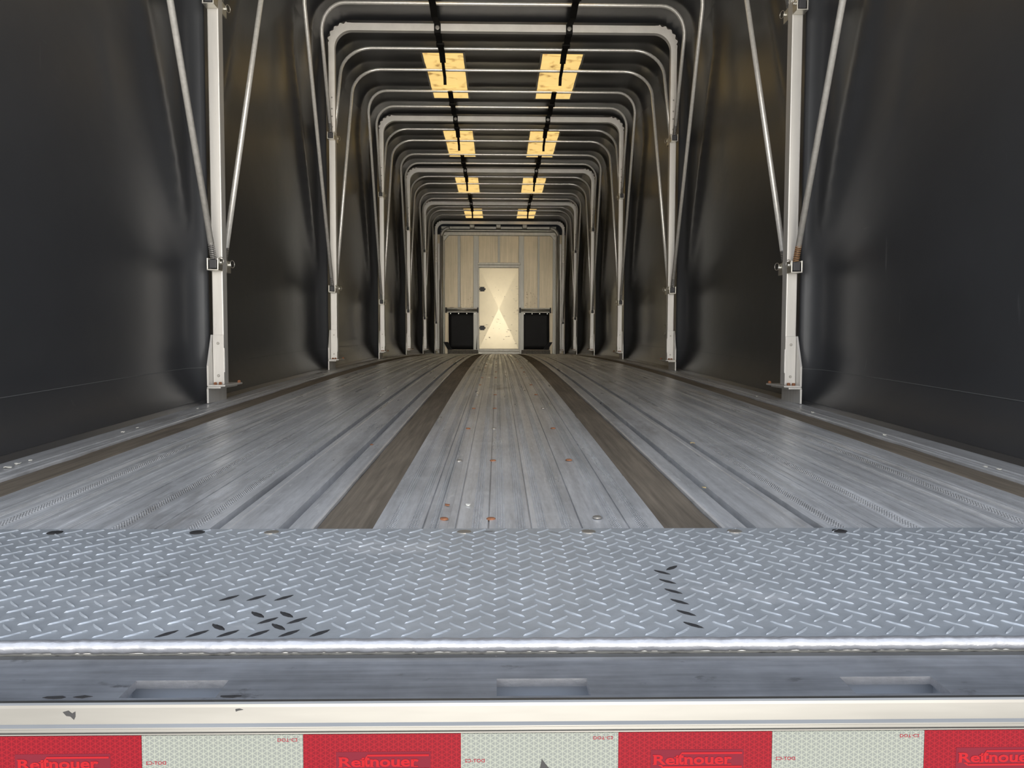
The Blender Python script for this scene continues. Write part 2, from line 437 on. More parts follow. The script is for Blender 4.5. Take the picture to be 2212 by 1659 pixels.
SEC = section(); NW = 34
ty = []
y = .93
while y < WALL_Y+.062:
    near = min(abs(y-p) for p in PYV)
    ty.append(y); y += .008 if near < .12 else .018
def shell(pts, name, sgn=1):
    m = MB(); n = len(pts); vs = []; fs = []
    for y in ty:
        zf = FZ(y)
        for (x, z, nx, nz) in pts:
            b = bulge(y, z)
            vs.append((sgn*(x+nx*b), y, zf+z+nz*b*.5+LIFT(y)*max(0, z)/2.5))
    for i in range(len(ty)-1):
        for j in range(n-1): fs.append((i*n+j, i*n+j+1, (i+1)*n+j+1, (i+1)*n+j))
    me = bpy.data.meshes.new(name); me.from_pydata(vs, [], fs); me.update()
    me.polygons.foreach_set('use_smooth', [True]*len(fs)); me.materials.append(M['tarp'])
    o = struct(link(name, me))
    return o
wr = shell(SEC[:NW], 'wall_right', 1); wl = shell(SEC[:NW], 'wall_left', -1)
roof_pts = SEC[NW-1:]; roof_pts = roof_pts + [(-x, z, -nx, nz) for (x, z, nx, nz) in reversed(roof_pts[:-1])]
ceil = shell(roof_pts, 'ceiling', 1)
wr['label'] = 'black tarp side on the right'; wl['label'] = 'black tarp side on the left'; ceil['label'] = 'black tarp roof'
# welded seam and bottom hem on each tarp side
for o, sg in ((wl, -1), (wr, 1)):
    for nm, z0, z1, off, mt in (('seam', .149, .1512, .002, 'tarp_seam'), ('hem', .0, .014, .006, 'tarp')):
        m = MB(); vs = []; fs = []
        yy = ty[::2]
        for y in yy:
            for z in (z0, z1):
                vs.append((sg*(HW+bulge(y, z)-off), y, FZ(y)+z))
            for z in (z1, z0):
                vs.append((sg*(HW+bulge(y, z)+.001), y, FZ(y)+z))
        for i in range(len(yy)-1):
            for j in range(4): fs.append((i*4+j, i*4+(j+1) % 4, (i+1)*4+(j+1) % 4, (i+1)*4+j))
        m.add(vs, fs); m.build(nm, M[mt], o)
# two dark patches low on the right tarp
for (y, z, h) in ((6.52, .30, .085), (6.28, .275, .05)):
    b = bulge(y, z); m = MB(); m.box(HW+b-.006, HW+b+.02, y-.035, y+.035, FZ(y)+z-h/2, FZ(y)+z+h/2)
    m.build('patch', M['patch'], wr)

# ------------------------------------------------------------------ skylights in the roof
ORD = ['first', 'second', 'third', 'fourth', 'fifth', 'sixth']
def skylight(x0, x1, y0, y1, label):
    m = MB(); vs = []; fs = []
    yy = [q for q in ty if y0 <= q <= y1]; xx = np.linspace(x0, x1, 4)
    for lay in (0, 1):
        for y in yy:
            for x in xx: vs.append((x, y, FZ(y)+LIFT(y)+ZTOP+.5*bulge(y, ZTOP)-(.006 if lay == 0 else .002)))
    n = 4; K = len(yy)*n
    for i in range(len(yy)-1):
        for j in range(n-1):
            q = (i*n+j, i*n+j+1, (i+1)*n+j+1, (i+1)*n+j); fs.append(q); fs.append(tuple(K+a for a in q[::-1]))
        for j in (0, n-1): fs.append((i*n+j, (i+1)*n+j, K+(i+1)*n+j, K+i*n+j))
    m.add(vs, fs, True)
    c = ((x0+x1)/2, (y0+y1)/2, FZ((y0+y1)/2)+ZTOP)
    m.v = [(a[0]-c[0], a[1]-c[1], a[2]-c[2]) for a in m.v]
    o = m.build('skylight_panel', M['skylight'], None, c)
    tag(o, label, 'skylight', 'translucent skylight panels in the roof')
    e = MB()
    for (a0, a1, b0, b1) in ((x0-.016, x0, y0-.015, y1+.015), (x1, x1+.016, y0-.015, y1+.015), (x0, x1, y0-.015, y0), (x0, x1, y1, y1+.015)):
        kk = [q for q in ty if b0 <= q <= b1] if b1-b0 > .1 else [b0, b1]; vs = []; fs = []
        for y in kk:
            zz = FZ(y)+LIFT(y)+ZTOP+.5*bulge(y, ZTOP)
            vs += [(a0-c[0], y-c[1], zz-.006-c[2]), (a1-c[0], y-c[1], zz-.006-c[2]), (a1-c[0], y-c[1], zz-.002-c[2]), (a0-c[0], y-c[1], zz-.002-c[2])]
        for i in range(len(kk)-1):
            for j in range(4): fs.append((i*4+j, i*4+(j+1) % 4, (i+1)*4+(j+1) % 4, (i+1)*4+j))
        fs += [(3, 2, 1, 0), tuple(len(vs)-4+j for j in range(4))]
        e.add(vs, fs)
    e.build('weld_edge', M['skylight_edge'], o)
near = ['overhead nearest the open rear', 'nearest in view', 'second from the rear in view', 'third from the rear in view', 'farthest, next to the front wall']
for k in range(5):
    ym = (PY[k]+PY[k+1])/2
    for sg, nm in ((-1, 'left'), (1, 'right')):
        x0, x1 = (-.655, -.325) if sg < 0 else (.325, .655)
        L = .60 if k < 4 else .58
        ym2 = ym+.085 if k < 4 else 14.45
        skylight(x0, x1, ym2-L, ym2+L, 'glowing yellow translucent roof panel, %s of the pair %s' % (nm, near[k]))

# ------------------------------------------------------------------ support bows on posts
def rrect_path(hw, z0, zt, r, n=8):
    pts = [(-hw, z0)]
    for q in np.linspace(180, 90, n): pts.append((-hw+r+r*math.cos(R(q)), zt-r+r*math.sin(R(q))))
    for q in np.linspace(90, 0, n): pts.append((hw-r+r*math.cos(R(q)), zt-r+r*math.sin(R(q))))
    pts.append((hw, z0)); return pts
def bow_mesh():
    """square section bow: outer edge buckled into ripples on the bends"""
    m = MB(); hw_o, hw_i = 1.266, 1.222; zt_o = 2.506; t = .052
    out = []; inn = []
    z0 = ZU+.02; ro, ri = .165, .125
    for z in np.linspace(z0, zt_o-ro, 6)[:-1]: out.append((-hw_o, z)); inn.append((-hw_i, z))
    N = 30
    for k in range(N+1):
        q = R(180-90*k/N); rip = .007*math.sin(k*math.pi*2/5) if 3 < k < N-3 else 0
        sw = .012*math.sin(math.pi*k/N)
        out.append((-hw_o+ro+(ro+rip+sw)*math.cos(q), zt_o-ro+(ro+rip+sw)*math.sin(q)))
        inn.append((-hw_i+ri+ri*math.cos(q), zt_o-t-ri+ri*math.sin(q)))
    full_o = out+[(-x, z) for x, z in reversed(out)]; full_i = inn+[(-x, z) for x, z in reversed(inn)]
    n = len(full_o); vs = []; fs = []
    for (x, z), (u, w) in zip(full_o, full_i): vs += [(x, -.022, z), (u, -.022, w), (u, .022, w), (x, .022, z)]
    for i in range(n-1):
        for j in range(4): fs.append((i*4+j, i*4+(j+1) % 4, (i+1)*4+(j+1) % 4, (i+1)*4+j))
    fs += [(3, 2, 1, 0), tuple((n-1)*4+j for j in range(4))]
    m.add(vs, fs); return m.mesh('bow', M['bow'])
def sided(fn, name, mt, **kw):
    out = {}
    for sg in (-1, 1):
        m = MB(); fn(m, sg, **kw); out[sg] = m.mesh(name, M[mt])
    return out
def f_post(m, s): m.box(s*1.221, s*1.268, -.027, .027, .078, ZU+.03, .004)
def f_foot(m, s):
    m.box(s*1.268, s*1.276, -.085, .13, 0, .062); m.box(s*1.218, s*1.276, -.085, .13, .062, .070, .002)
def f_gus(m, s):
    m.box(s*1.200, s*1.276, -.080, .145, .070, .078, .002)
    m.prism([(-.080, .074), (-.080, .16), (-.028, .292), (.03, .292), (.07, .16), (.07, .074)], 'x', s*1.2685, s*1.2765)
    m.box(s*1.2205, s*1.2675, -.031, -.026, .078, .292, .0015)   # channel face against the post
    m.box(s*1.2175, s*1.2215, -.030, .012, .13, .235, .001)       # stitch weld tab on the inner side
def f_bolt(m, s, p): m.disc((s*p[0], p[1], p[2]), (0, 0, 1), .0075, .011, 6)
def f_rivet(m, s, z, y): m.disc((s*1.2445, y, z), (0, -1, 0), .006, .003, 10)
def f_brk(m, s, z, d):
    y0, y1 = (-.078, -.026) if d < 0 else (.026, .078)
    for xa, xb in ((1.221, 1.2265), (1.2645, 1.270)): m.box(s*xa, s*xb, y0, y1, z-.030, z+.018, .0015)
    m.box(s*1.221, s*1.270, y0, y1, z-.034, z-.029, .0015)
    ye = -.031 if d < 0 else .026
    m.box(s*1.221, s*1.270, ye, ye+.005, z-.034, z+.018)
def f_ring(m, s, z, d):
    yc = d*.056
    m.disc((s*1.2212, yc, z), (-s, 0, 0), .0065, .009, 10)
    c = Vector((s*1.211, yc+d*.012, z+.006)); r = .016
    m.tube([c+Vector((s*-.004*math.cos(q), math.cos(q)*r, math.sin(q)*r)) for q in np.linspace(0, 2*math.pi, 17)[:-1]], .0014, 6, closed=True)
BOW = bow_mesh(); POST = sided(f_post, 'post', 'post'); FOOT = sided(f_foot, 'foot_bracket', 'post'); GUS = sided(f_gus, 'gusset', 'post')
BOLTS = [sided(f_bolt, 'bolt', 'rust', p=p) for p in ((1.246, -.066, .078), (1.230, -.052, .078), (1.208, .122, .078))]
RIV = [sided(f_rivet, 'rivet', 'washer', z=z, y=-.031 if z < .5 else -.022) for z in (.115, .255, 1.765, 1.84, 1.895, 1.975)]
BRK = {(z, d): sided(f_brk, 'pivot_bracket', 'zinc', z=z, d=d) for z in (ZL, ZU) for d in (-1, 1)}
RING = {(z, d): sided(f_ring, 'ring_pin', 'zinc', z=z, d=d) for z in (ZL, ZU) for d in (-1, 1)}
def support_bow(i):
    Y = PY[i]
    r = empty('support_bow', (0, Y, FZ(Y)))
    lab = ['bright aluminium support bow on the post pair nearest the open rear',
           'bright aluminium support bow on posts, nearest one with its roof bar in view',
           'aluminium support bow on posts, between the first and second skylight pairs in view',
           'aluminium support bow on posts, between the second and third skylight pairs in view',
           'small distant aluminium support bow on posts, just before the farthest skylight pair',
           'aluminium support bow farthest away, standing right against the front wall'][i]
    tag(r, lab, 'support frame', 'aluminium support bows along the trailer')
    link('bow', BOW, r)
    r.scale = (1, 1, 1+LIFT(Y)/2.5)
    for s in (-1, 1):
        p = link('post', POST[s], r)
        link('foot_bracket', FOOT[s], r)
        g = link('gusset', GUS[s], r)
        for b in BOLTS: link('bolt', b[s], g)['label'] = 'rusty bolt'
        for k, rv in enumerate(RIV): link('rivet', rv[s], g if k < 2 else p)
        for (z, d), bm_ in BRK.items():
            if i == 5 and (d > 0 or z == ZU): continue
            q = link('pivot_bracket', bm_[s], r); link('ring_pin', RING[(z, d)][s], q)
    return r
for i in range(6): support_bow(i)

# ------------------------------------------------------------------ folding tube bows
def tube_bow_meshes(zp, off, d):
    """local origin at post centre on floor; d = -1 leans to the rear, +1 to the front"""
    y0 = d*.056; hw = 1.2455; r = .18 if d < 0 else .225
    def P(x, z): return Vector((x, y0+d*(off-.056)*(z-zp)/(ZT-zp), z))
    path = rrect_path(hw, zp+.075, ZT, r, 9)
    # legs spread to the tarp just above the spring, then straight
    tb = MB().tube([P(x, z) for x, z in path], .0128, 12).mesh('tube', M['tube'])
    sp = {}; bl = {}
    for s in (-1, 1):
        pts = []; T = 9
        for k in range(T*12+1):
            z = zp+.012+.066*k/(T*12); c = P(s*hw, z); q = 2*math.pi*k/12
            pts.append(c+Vector((math.cos(q)*.0115, math.sin(q)*.0115, 0)))
        sp[s] = MB().tube(pts, .0025, 6).mesh('spring', M['spring'])
        b = MB(); b.box(s*hw-.0155, s*hw+.0155, y0-.02, y0+.02, zp-.026, zp+.013, .003)
        b.tube([P(s*hw, zp), P(s*hw, zp+.08)], .0075, 8)
        bl[s] = b.mesh('pivot_block', M['black_plastic'])
    return tb, sp, bl
TBM = {(zp, d): tube_bow_meshes(zp, off, d) for zp, off in ((ZL, LOFF), (ZU, UOFF)) for d in (-1, 1)}
rsp = {s: TBM[(ZL, -1)][1][s].copy() for s in (-1, 1)}
for v in rsp.values(): v.materials.clear(); v.materials.append(M['rust_spring'])
WHICH = ['nearest post pair', 'second nearest post pair', 'third nearest post pair', 'fourth nearest post pair', 'fifth nearest post pair', 'farthest post pair']
for i in range(6):
    for zp, hn in ((ZL, 'low'), (ZU, 'high')):
        for d in (-1, 1):
            if i == 5 and (d > 0 or zp == ZU): continue
            tb, sp, bl = TBM[(zp, d)]
            r = empty('tube_bow', (0, PY[i], FZ(PY[i])))
            tag(r, 'galvanised tube bow leaning %s from %s brackets on the %s' % ('toward viewer' if d < 0 else 'away', hn, WHICH[i]), 'tube bow',
                'folding tube bows carrying the tarp')
            link('tube', tb, r); yt = PY[i]+d*(LOFF if zp == ZL else UOFF) if i < 5 else PY[5]; r.scale = (1, 1, 1+LIFT(yt)/2.5)
            for s in (-1, 1):
                b = link('pivot_block', bl[s], r)
                rusty = (i == 0 and s == 1 and d == -1 and zp == ZL)
                o = link('spring', rsp[s] if rusty else sp[s], r)
                if rusty: o['label'] = 'rusty brown coil spring'

# ------------------------------------------------------------------ webbing straps along the roof
def strap_mesh():
    def rib(m, pts, w, t=.003):
        vs = []; fs = []
        for (x, y, z) in pts: vs += [(x-w/2, y, z), (x+w/2, y, z), (x+w/2, y, z+t), (x-w/2, y, z+t)]
        for i in range(len(pts)-1):
            for j in range(4): fs.append((i*4+j, i*4+(j+1) % 4, (i+1)*4+(j+1) % 4, (i+1)*4+j))
        fs += [(3, 2, 1, 0), tuple(len(vs)-4+j for j in range(4))]
        m.add(vs, fs)
    a = MB()
    zt = ZT-.017
    rib(a, [(0, -.93, zt-.004), (0, -.87, zt-.002), (.002, -.65, zt-.012), (0, -.42, zt-.002), (.003, -.25, zt-.010), (0, -.05, zt+.026), (0, -.030, zt+.032)], .046)
    a.box(-.024, .024, -.0295, -.0225, zt-.028, zt+.036)          # loop across the rear face of the bow
    rib(a, [(0, -.026, zt-.030), (0, .026, zt-.030), (0, .030, zt+.0), (.002, .2, zt-.012), (0, .42, zt-.002), (.004, .60, zt-.02)], .046)
    a.box(-.030, .030, -.60, -.545, zt-.022, zt-.005); a.box(-.029, .029, .22, .27, zt-.020, zt-.004)
    t = MB(); u_ = MB(); rib(t, [(.003, .56, zt-.020), (.006, .72, zt-.034), (.010, .90, zt-.030), (.012, .965, zt-.075)], .026)
    rib(u_, [(-.004, -.90, zt-.004), (-.008, -1.0, zt-.024), (-.010, -1.06, zt-.05)], .024)
    b = MB(); b.disc((0, -.0295, zt+.006), (0, -1, 0), .0165, .006, 18)
    return a.mesh('webbing', M['strap']), t.mesh('loose_tail', M['strap']), u_.mesh('loose_tail', M['strap']), b.mesh('button', M['washer'])
SA, ST_, SU, SB = strap_mesh()
for i in range(6):
    for s, nm in ((-1, 'left'), (1, 'right')):
        if i == 5: break
        r = empty('webbing_strap', (s*.478, PY[i], FZ(PY[i]))); r.scale = (s, 1, 1)
        tag(r, 'black roof strap, %s, buttoned to bow on the %s' % (nm, WHICH[i]), 'strap', 'black roof straps')
        link('webbing', SA, r); link('loose_tail', ST_, r); link('loose_tail', SU, r); link('button', SB, r)

# ------------------------------------------------------------------ front wall
WZ0 = FZ(WALL_Y)
def wx(zx, d=WALL_Y): return ((850+zx/4.609)-1075)*d/FPX+CAM.x
def wz(zy, d=WALL_Y): return CAM.z-d*math.tan(math.atan((420+zy/4.609-829.5)/FPX)-PITCH)
zb = WZ0-.02
wf = MB()
xl, xr = wx(470), wx(1620)
wf.box(-1.34, 1.34, WALL_Y+.02, WALL_Y+.06, zb, wz(400))
wall = struct(wf.build('wall_front', M['wall'])); wall['label'] = 'tarnished aluminium front bulkhead'
# raised vertical ribs (joints)
for (a, c, dep) in ((470, 512, .03), (640, 668, .012), (795, 850, .035), (1035, 1058, .012), (1242, 1296, .035), (1430, 1450, .012), (1580, 1622, .03)):
    lo = zb if (a < 500 or a in (795, 1242) or a > 1500) else (wz(1130) if a in (640, 1430) else wz(690))
    m = MB(); m.box(wx(a), wx(c), WALL_Y+.02-dep, WALL_Y+.022, lo, wz(412), .004)
    if dep > .02: m.box(wx(a)+.006, wx(a)+.018, WALL_Y+.02-dep-.008, WALL_Y+.022-dep, lo, wz(412))
    m.build('wall_rib', M['wall_rib'], wall)
for z0_, z1_, dep, nm in ((412, 378, .06, 'header'), (374, 358, .09, 'header'), (348, 322, .05, 'header')):
    m = MB(); m.box(wx(478), wx(1612), WALL_Y+.02-dep, WALL_Y+.05, wz(z0_), wz(z1_), .006); m.build(nm, M['frame'], wall)
# closure sheet behind the whole front wall, widened to block sky light leaking in
m = MB(); m.box(-1.46, 1.46, WALL_Y+.062, WALL_Y+.072, zb, FZ(WALL_Y)+2.78); m.build('sky_block_sheet', M['rubber'], wall)
for zx in (786, 1042, 1298):
    m = MB(); m.box(wx(zx)-.045, wx(zx)+.045, WALL_Y-.25, WALL_Y+.02, wz(352), wz(312), .008); m.build('strut', M['frame'], wall)
# inner corner frames with rounded corners and gussets
for s in (-1, 1):
    hx = 1.165
    m = MB()
    pth = [(s*hx, WALL_Y-.10, zb+.0), (s*hx, WALL_Y-.10, wz(430))]
    for q in np.linspace(0, 90, 8): pth.append((s*(hx-.17+.17*math.cos(R(q))), WALL_Y-.10, wz(430)+.17*math.sin(R(q))))
    m.tube(pth, .034, 10); m.build('corner_pipe', M['frame'], wall)
    m = MB(); m.box(s*1.118, s*1.145, WALL_Y-.06, WALL_Y+.02, zb, wz(400), .005); m.build('corner_post', M['frame'], wall)
    m = MB(); m.box(s*1.205, s*1.245, WALL_Y-.16, WALL_Y-.10, zb+.04, wz(850), .004); m.box(s*1.195, s*1.235, WALL_Y-.14, WALL_Y-.09, wz(860), wz(500), .004)
    m.build('guide_post', M['post'], wall)
    m = MB(); m.prism([(s*1.115, wz(430)), (s*1.115, wz(470)), (s*1.02, wz(410)), (s*1.02, wz(385))], 'y', WALL_Y-.05, WALL_Y+.0); m.build('corner_gusset', M['frame'], wall)
    m = MB()
    xc = wx(530) if s < 0 else wx(1562)
    m.prism([(xc-s*.0-.055, wz(1470)), (xc+.03, wz(1470)), (xc-s*.09+.03, wz(1545)), (xc-s*.09-.06, wz(1545))], 'y', WALL_Y-.16, WALL_Y-.03)
    m.build('corner_bumper', M['rubber'], wall)

# door with a cross-broken sheet
dx0, dx1, dz0, dz1 = wx(853), wx(1243), wz(1535), wz(735)
xc, zc = (dx0+dx1)/2, (dz0+dz1)/2
m = MB(); yb, yf = WALL_Y+.02, WALL_Y-.01
vs = [(dx0, yf, dz0), (dx1, yf, dz0), (dx1, yf, dz1), (dx0, yf, dz1), (xc, yf-.024, zc), (dx0, yb, dz0), (dx1, yb, dz0), (dx1, yb, dz1), (dx0, yb, dz1)]
m.add(vs, [(0, 1, 4), (1, 2, 4), (2, 3, 4), (3, 0, 4), (0, 5, 6, 1), (1, 6, 7, 2), (2, 7, 8, 3), (3, 8, 5, 0), (8, 7, 6, 5)])
door = struct(m.build('door_1', M['door'])); door['label'] = 'bright cross-creased aluminium door'
for zy in (945, 1330):
    m = MB(); zc_ = wz(zy)
    m.box(wx(862), wx(905), yf-.034, yf-.006, zc_-.045, zc_+.045, .006)
    m.box(wx(840), wx(856), yf-.034, yf-.006, zc_-.05, zc_+.05, .004); m.box(wx(850), wx(870), yf-.028, yf-.012, zc_-.016, zc_+.016)
    m.box(wx(903), wx(916), yf-.03, yf-.012, zc_-.018, zc_+.018, .004)
    h = m.build('hinge', M['hinge'], door)
    m = MB()
    for dz in (.066, -.062): m.disc((wx(848), yf-.02, zc_+dz), (0, -1, 0), .017, .012)
    m.build('hinge_bolt', M['zinc'], h)
# scrapes and grime on the door and on the sheets beside it
rq = random.Random(21)
def grime(zx0, zx1, zy0, zy1, n, host, y, a, b):
    for _ in range(n):
        X, Z = wx(rq.uniform(zx0, zx1)), wz(rq.uniform(zy0, zy1)); t = rq.uniform(0, 6.28) if a < 3*b else rq.uniform(-.2, .2); A, B = a*rq.uniform(.4, 1.1), b*rq.uniform(.3, .8)
        yy = y
        if host is door:
            yy = yf-.024*min(1-abs(X-xc)/(dx1-xc), 1-abs(Z-zc)/(dz1-zc))
        pl = []
        for k in range(8):
            u, v = A*math.cos(k*.785)*rq.uniform(.5, 1.2), B*math.sin(k*.785)*rq.uniform(.4, 1.3)
            pl.append((X+u*math.cos(t)-v*math.sin(t), Z+u*math.sin(t)+v*math.cos(t)))
        m = MB(); m.prism(pl, 'y', yy-.0022, yy+.004); m.build('grime_mark', M['grime'], host)
grime(900, 1225, 1200, 1520, 26, door, 0, .030, .010)
grime(1195, 1238, 880, 1200, 14, door, 0, .035, .006)
grime(1000, 1110, 790, 1040, 5, door, 0, .012, .010)
grime(1305, 1425, 970, 1125, 16, wall, WALL_Y+.02, .030, .012)
grime(675, 790, 1010, 1125, 10, wall, WALL_Y+.02, .022, .010)
grime(560, 800, 1122, 1132, 6, wall, WALL_Y+.005, .05, .010)
fr = MB()
fr.box(wx(840), wx(853), WALL_Y-.05, WALL_Y+.03, zb, wz(680), .004); fr.box(wx(1243), wx(1256), WALL_Y-.05, WALL_Y+.03, zb, wz(680), .004)
fr.box(wx(838), wx(1260), WALL_Y-.07, WALL_Y+.03, wz(706), wz(682), .006); fr.box(wx(845), wx(1253), WALL_Y-.045, WALL_Y+.03, wz(730), wz(706), .004)
fr.box(wx(845), wx(1256), WALL_Y-.10, WALL_Y+.03, zb, wz(1562), .006); fr.box(wx(850), wx(1250), WALL_Y-.06, WALL_Y+.03, wz(1562), wz(1540), .004)
trim = struct(fr.build('trim_1', M['frame'])); trim['label'] = 'aluminium door frame with sill'

# rubber flaps under their hoods
def flap(x0, x1, label, rivets):
    r = empty('rubber_flap', ((x0+x1)/2, WALL_Y-.02, wz(1585)))
    tag(r, label, 'rubber flap', 'black rubber flaps low on the front wall')
    L = Vector(r.location)
    def loc(m):
        m.v = [(a[0]-L.x, a[1]-L.y, a[2]-L.z) for a in m.v]; return m
    m = MB(); vs = []; fs = []; xs = np.linspace(x0, x1, 9); zs = np.linspace(wz(1545), wz(1172), 9)
    for lay in (0, .008):
        for j, z in enumerate(zs):
            for k, x in enumerate(xs): vs.append((x+(.004*(8-j)/8), WALL_Y-.012+lay+.006*math.sin(k*1.3)*(8-j)/8, z))
    for j in range(8):
        for k in range(8):
            q = (j*9+k, j*9+k+1, (j+1)*9+k+1, (j+1)*9+k); fs += [q, tuple(81+a for a in q[::-1])]
    for k in range(8):
        fs += [(k, 81+k, 82+k, k+1), (72+k, 73+k, 154+k, 153+k), (k*9, (k+1)*9, 81+(k+1)*9, 81+k*9), (k*9+8, 81+k*9+8, 81+(k+1)*9+8, (k+1)*9+8)]
    m.add(vs, fs, True); loc(m).build('sheet', M['flap'], r)
    m = MB(); m.tube([(x0-.03, WALL_Y-.04, wz(1152)), (x1+.01, WALL_Y-.04, wz(1152))], .034, 14); m.box(x0-.035, x1+.012, WALL_Y-.07, WALL_Y+.03, wz(1142), wz(1132), .004)
    m.box(x0-.02, x1+.005, WALL_Y-.055, WALL_Y+.02, wz(1178), wz(1168), .003)
    loc(m).build('hood', M['frame'], r)
    for xx in (x0-.05, x1+.02):
        m = MB(); m.box(xx-.014, xx+.014, WALL_Y-.08, WALL_Y+.03, wz(1180), wz(1128), .004); loc(m).build('hood_end', M['black_plastic'], r)
    m = MB(); m.box(x0-.07, x0-.008, WALL_Y-.02, WALL_Y+.03, wz(1500), wz(1182), .004) if x0 < 0 else m.box(x1+.008, x1+.07, WALL_Y-.02, WALL_Y+.03, wz(1500), wz(1182), .004)
    loc(m).build('side_strip', M['wall'], r)
    for k in range(4):
        if not rivets: continue
        m = MB(); m.disc((x0+.04+(x1-x0-.08)*k/3, WALL_Y-.014, wz(1187)), (0, -1, 0), .013, .006); loc(m).build('rivet', M['zinc'], r)
    m = MB(); m.box(x0-.02, x1+.02, WALL_Y-.05, WALL_Y+.03, zb, wz(1548), .005); loc(m).build('sill', M['sill'], r)
flap(wx(550), wx(830), 'black rubber flap under a hood on the front wall, left of the bright door', True)
flap(wx(1282), wx(1548), 'black rubber flap under a hood on the front wall, right of the bright door', True)

# ------------------------------------------------------------------ tread plate at the rear
TY0, TY1 = .887, 1.325
def tz(y): return .0035 + (y-TY1)*(.0265/(TY1-TY0))
m = MB()
m.prism([(TY0, tz(TY0)-.006), (TY1, tz(TY1)-.006), (TY1, tz(TY1)), (TY0, tz(TY0))], 'x', -1.30, 1.30)
p = .0364; rnd = random.Random(7)
def loz(m, cx, cy, ang, h=.0019):
    L, w = .0155, (.0031 if h > .001 else .0056)
    prof = [(-1, 0), (-.55, .72), (0, 1), (.55, .72), (1, 0), (.55, -.72), (0, -1), (-.55, -.72)]
    ca, sa = math.cos(ang), math.sin(ang); vs = []
    for k, sc in ((0, 1), (1, .16)):
        for (u, v) in prof:
            a, b = u*L*(1 if k == 0 else .80), v*w*sc; x, y = cx+a*ca-b*sa, cy+a*sa+b*ca
            vs.append((x, y, tz(y)+(h*k if k else -.0003)))
    fs = [(i, (i+1) % 8, 8+(i+1) % 8, 8+i) for i in range(8)] + [tuple(8+i for i in range(8))]
    m.add(vs, fs)
nx = int(2.56/p); ny = int((TY1-TY0)/p)+1
cells = []
for i in range(nx):
    for j in range(ny):
        for (ox, oy, an) in ((0, 0, 42), (.5, .5, -42)):
            cx = -1.27+(i+ox)*p; cy = TY0+.022+(j+oy)*p
            if cy > TY1-.010 or cy < TY0+.012: continue
            cells.append((cx, cy, R(an)))
# bumps worn black, found by where they lie on the plate
worn = set()
for (px, py) in ((330, 1383), (372, 1372), (395, 1384), (437, 1369), (505, 1352), (520, 1368), (570, 1352), (590, 1340), (610, 1366), (630, 1352), (645, 1338), (690, 1352), (700, 1366), (660, 1380), (575, 1383), (460, 1341), (503, 1294), (565, 1293), (625, 1292), (548, 1315), (610, 1316), (575, 1325), (635, 1325),
                 (1452, 1244), (1470, 1236), (1462, 1262), (1480, 1300), (1490, 1320), (1460, 1280), (1500, 1345)):
    d = .341/math.tan(math.atan((py-829.5)/FPX)-PITCH); x = (px-1075)*(d+.018)/FPX+CAM.x
    worn.add(min(range(len(cells)), key=lambda q: (cells[q][0]-x)**2+(cells[q][1]-d)**2))
for q, (cx, cy, an) in enumerate(cells):
    if q not in worn: loz(m, cx, cy, an, rnd.uniform(.0012, .0017))
tread = m.build('tread_plate', M['tread'])
tag(tread, 'grey diamond-pattern aluminium tread plate across the rear end of the deck', 'tread plate')
# countersunk rivets along its front edge
for px in (130, 432, 590, 1003, 1272, 1590, 1820):
    x = (px-1075)*1.322/FPX+CAM.x; mm_ = MB(); mm_.disc((x, 1.306, tz(1.306)-.0005), (0, 0, 1), .0125, .0022, 18)
    o = mm_.build('rivet', M['scuff'] if px in (130, 432, 1820) else M['washer'], tread)
# weld bead
m = MB(); N = 520; pts = []; rr = []
rnd = random.Random(3)
for k in range(N+1):
    x = -1.30+2.60*k/N
    pts.append((x, TY0-.0005+.0004*math.sin(k*.9), tz(TY0)-.0048+.0003*math.sin(k*.53)))
    rr.append(.0082+.0003*math.sin(k*2.1)+rnd.uniform(-.0003, .0003))
m.tube(pts, rr, 10); wb = m.build('weld_bead', M['weld'], tread); wb['label'] = 'bright rippled weld bead'
for q in sorted(worn):
    w_ = MB(); loz(w_, *cells[q], .0009); w_.build('worn_bump', M['scuff'], tread)['label'] = 'black worn bump'

# ------------------------------------------------------------------ rear bumper
bum = empty('rear_bumper', (0, .80, -.16))
tag(bum, 'aluminium rear bumper rail with slots and red and white reflective tape', 'bumper')
BL = Vector(bum.location)
def bb(m, name, mt, parent=None):
    m.v = [(a[0]-BL.x, a[1]-BL.y, a[2]-BL.z) for a in m.v]
    return m.build(name, M[mt], parent or bum)
LZ = -.0425; LY0, LY1 = .782, .890
slots = [(-.381, .050, -.010, .010), (.011, .0495, .0, .003), (.392, .051, .010, -.016)]
m = MB()
SY0, SY1 = .7865, .826
xs = [-1.31]
for c, w, *_ in slots: xs += [c-w, c+w]
xs.append(1.31)
def lz(y): return LZ+(y-LY0)*.02
def quad(x0, x1, y0, y1):
    m.add([(x0, y0, lz(y0)), (x1, y0, lz(y0)), (x1, y1, lz(y1)), (x0, y1, lz(y1))], [(0, 1, 2, 3)])
for k in range(len(xs)-1):
    quad(xs[k], xs[k+1], LY0, SY0); quad(xs[k], xs[k+1], SY1, LY1)
    if k % 2 == 0: quad(xs[k], xs[k+1], SY0, SY1)
m.add([(-1.31, LY1, lz(LY1)), (1.31, LY1, lz(LY1)), (1.31, LY1, tz(TY0)-.0155), (-1.31, LY1, tz(TY0)-.0155)], [(0, 1, 2, 3)])
lp = MB(); lp.prism([(.8805, lz(.8805)), (.8795, -.0362), (.8815, -.0378+.0005), (.889, -.0378+.0005), (.889, lz(.889))], 'x', -1.31, 1.31)
ledge = bb(m, 'ledge', 'ledge'); bb(lp, 'back_lip', 'rail'); ledge['label'] = 'dark scuffed flat ledge with three slots'
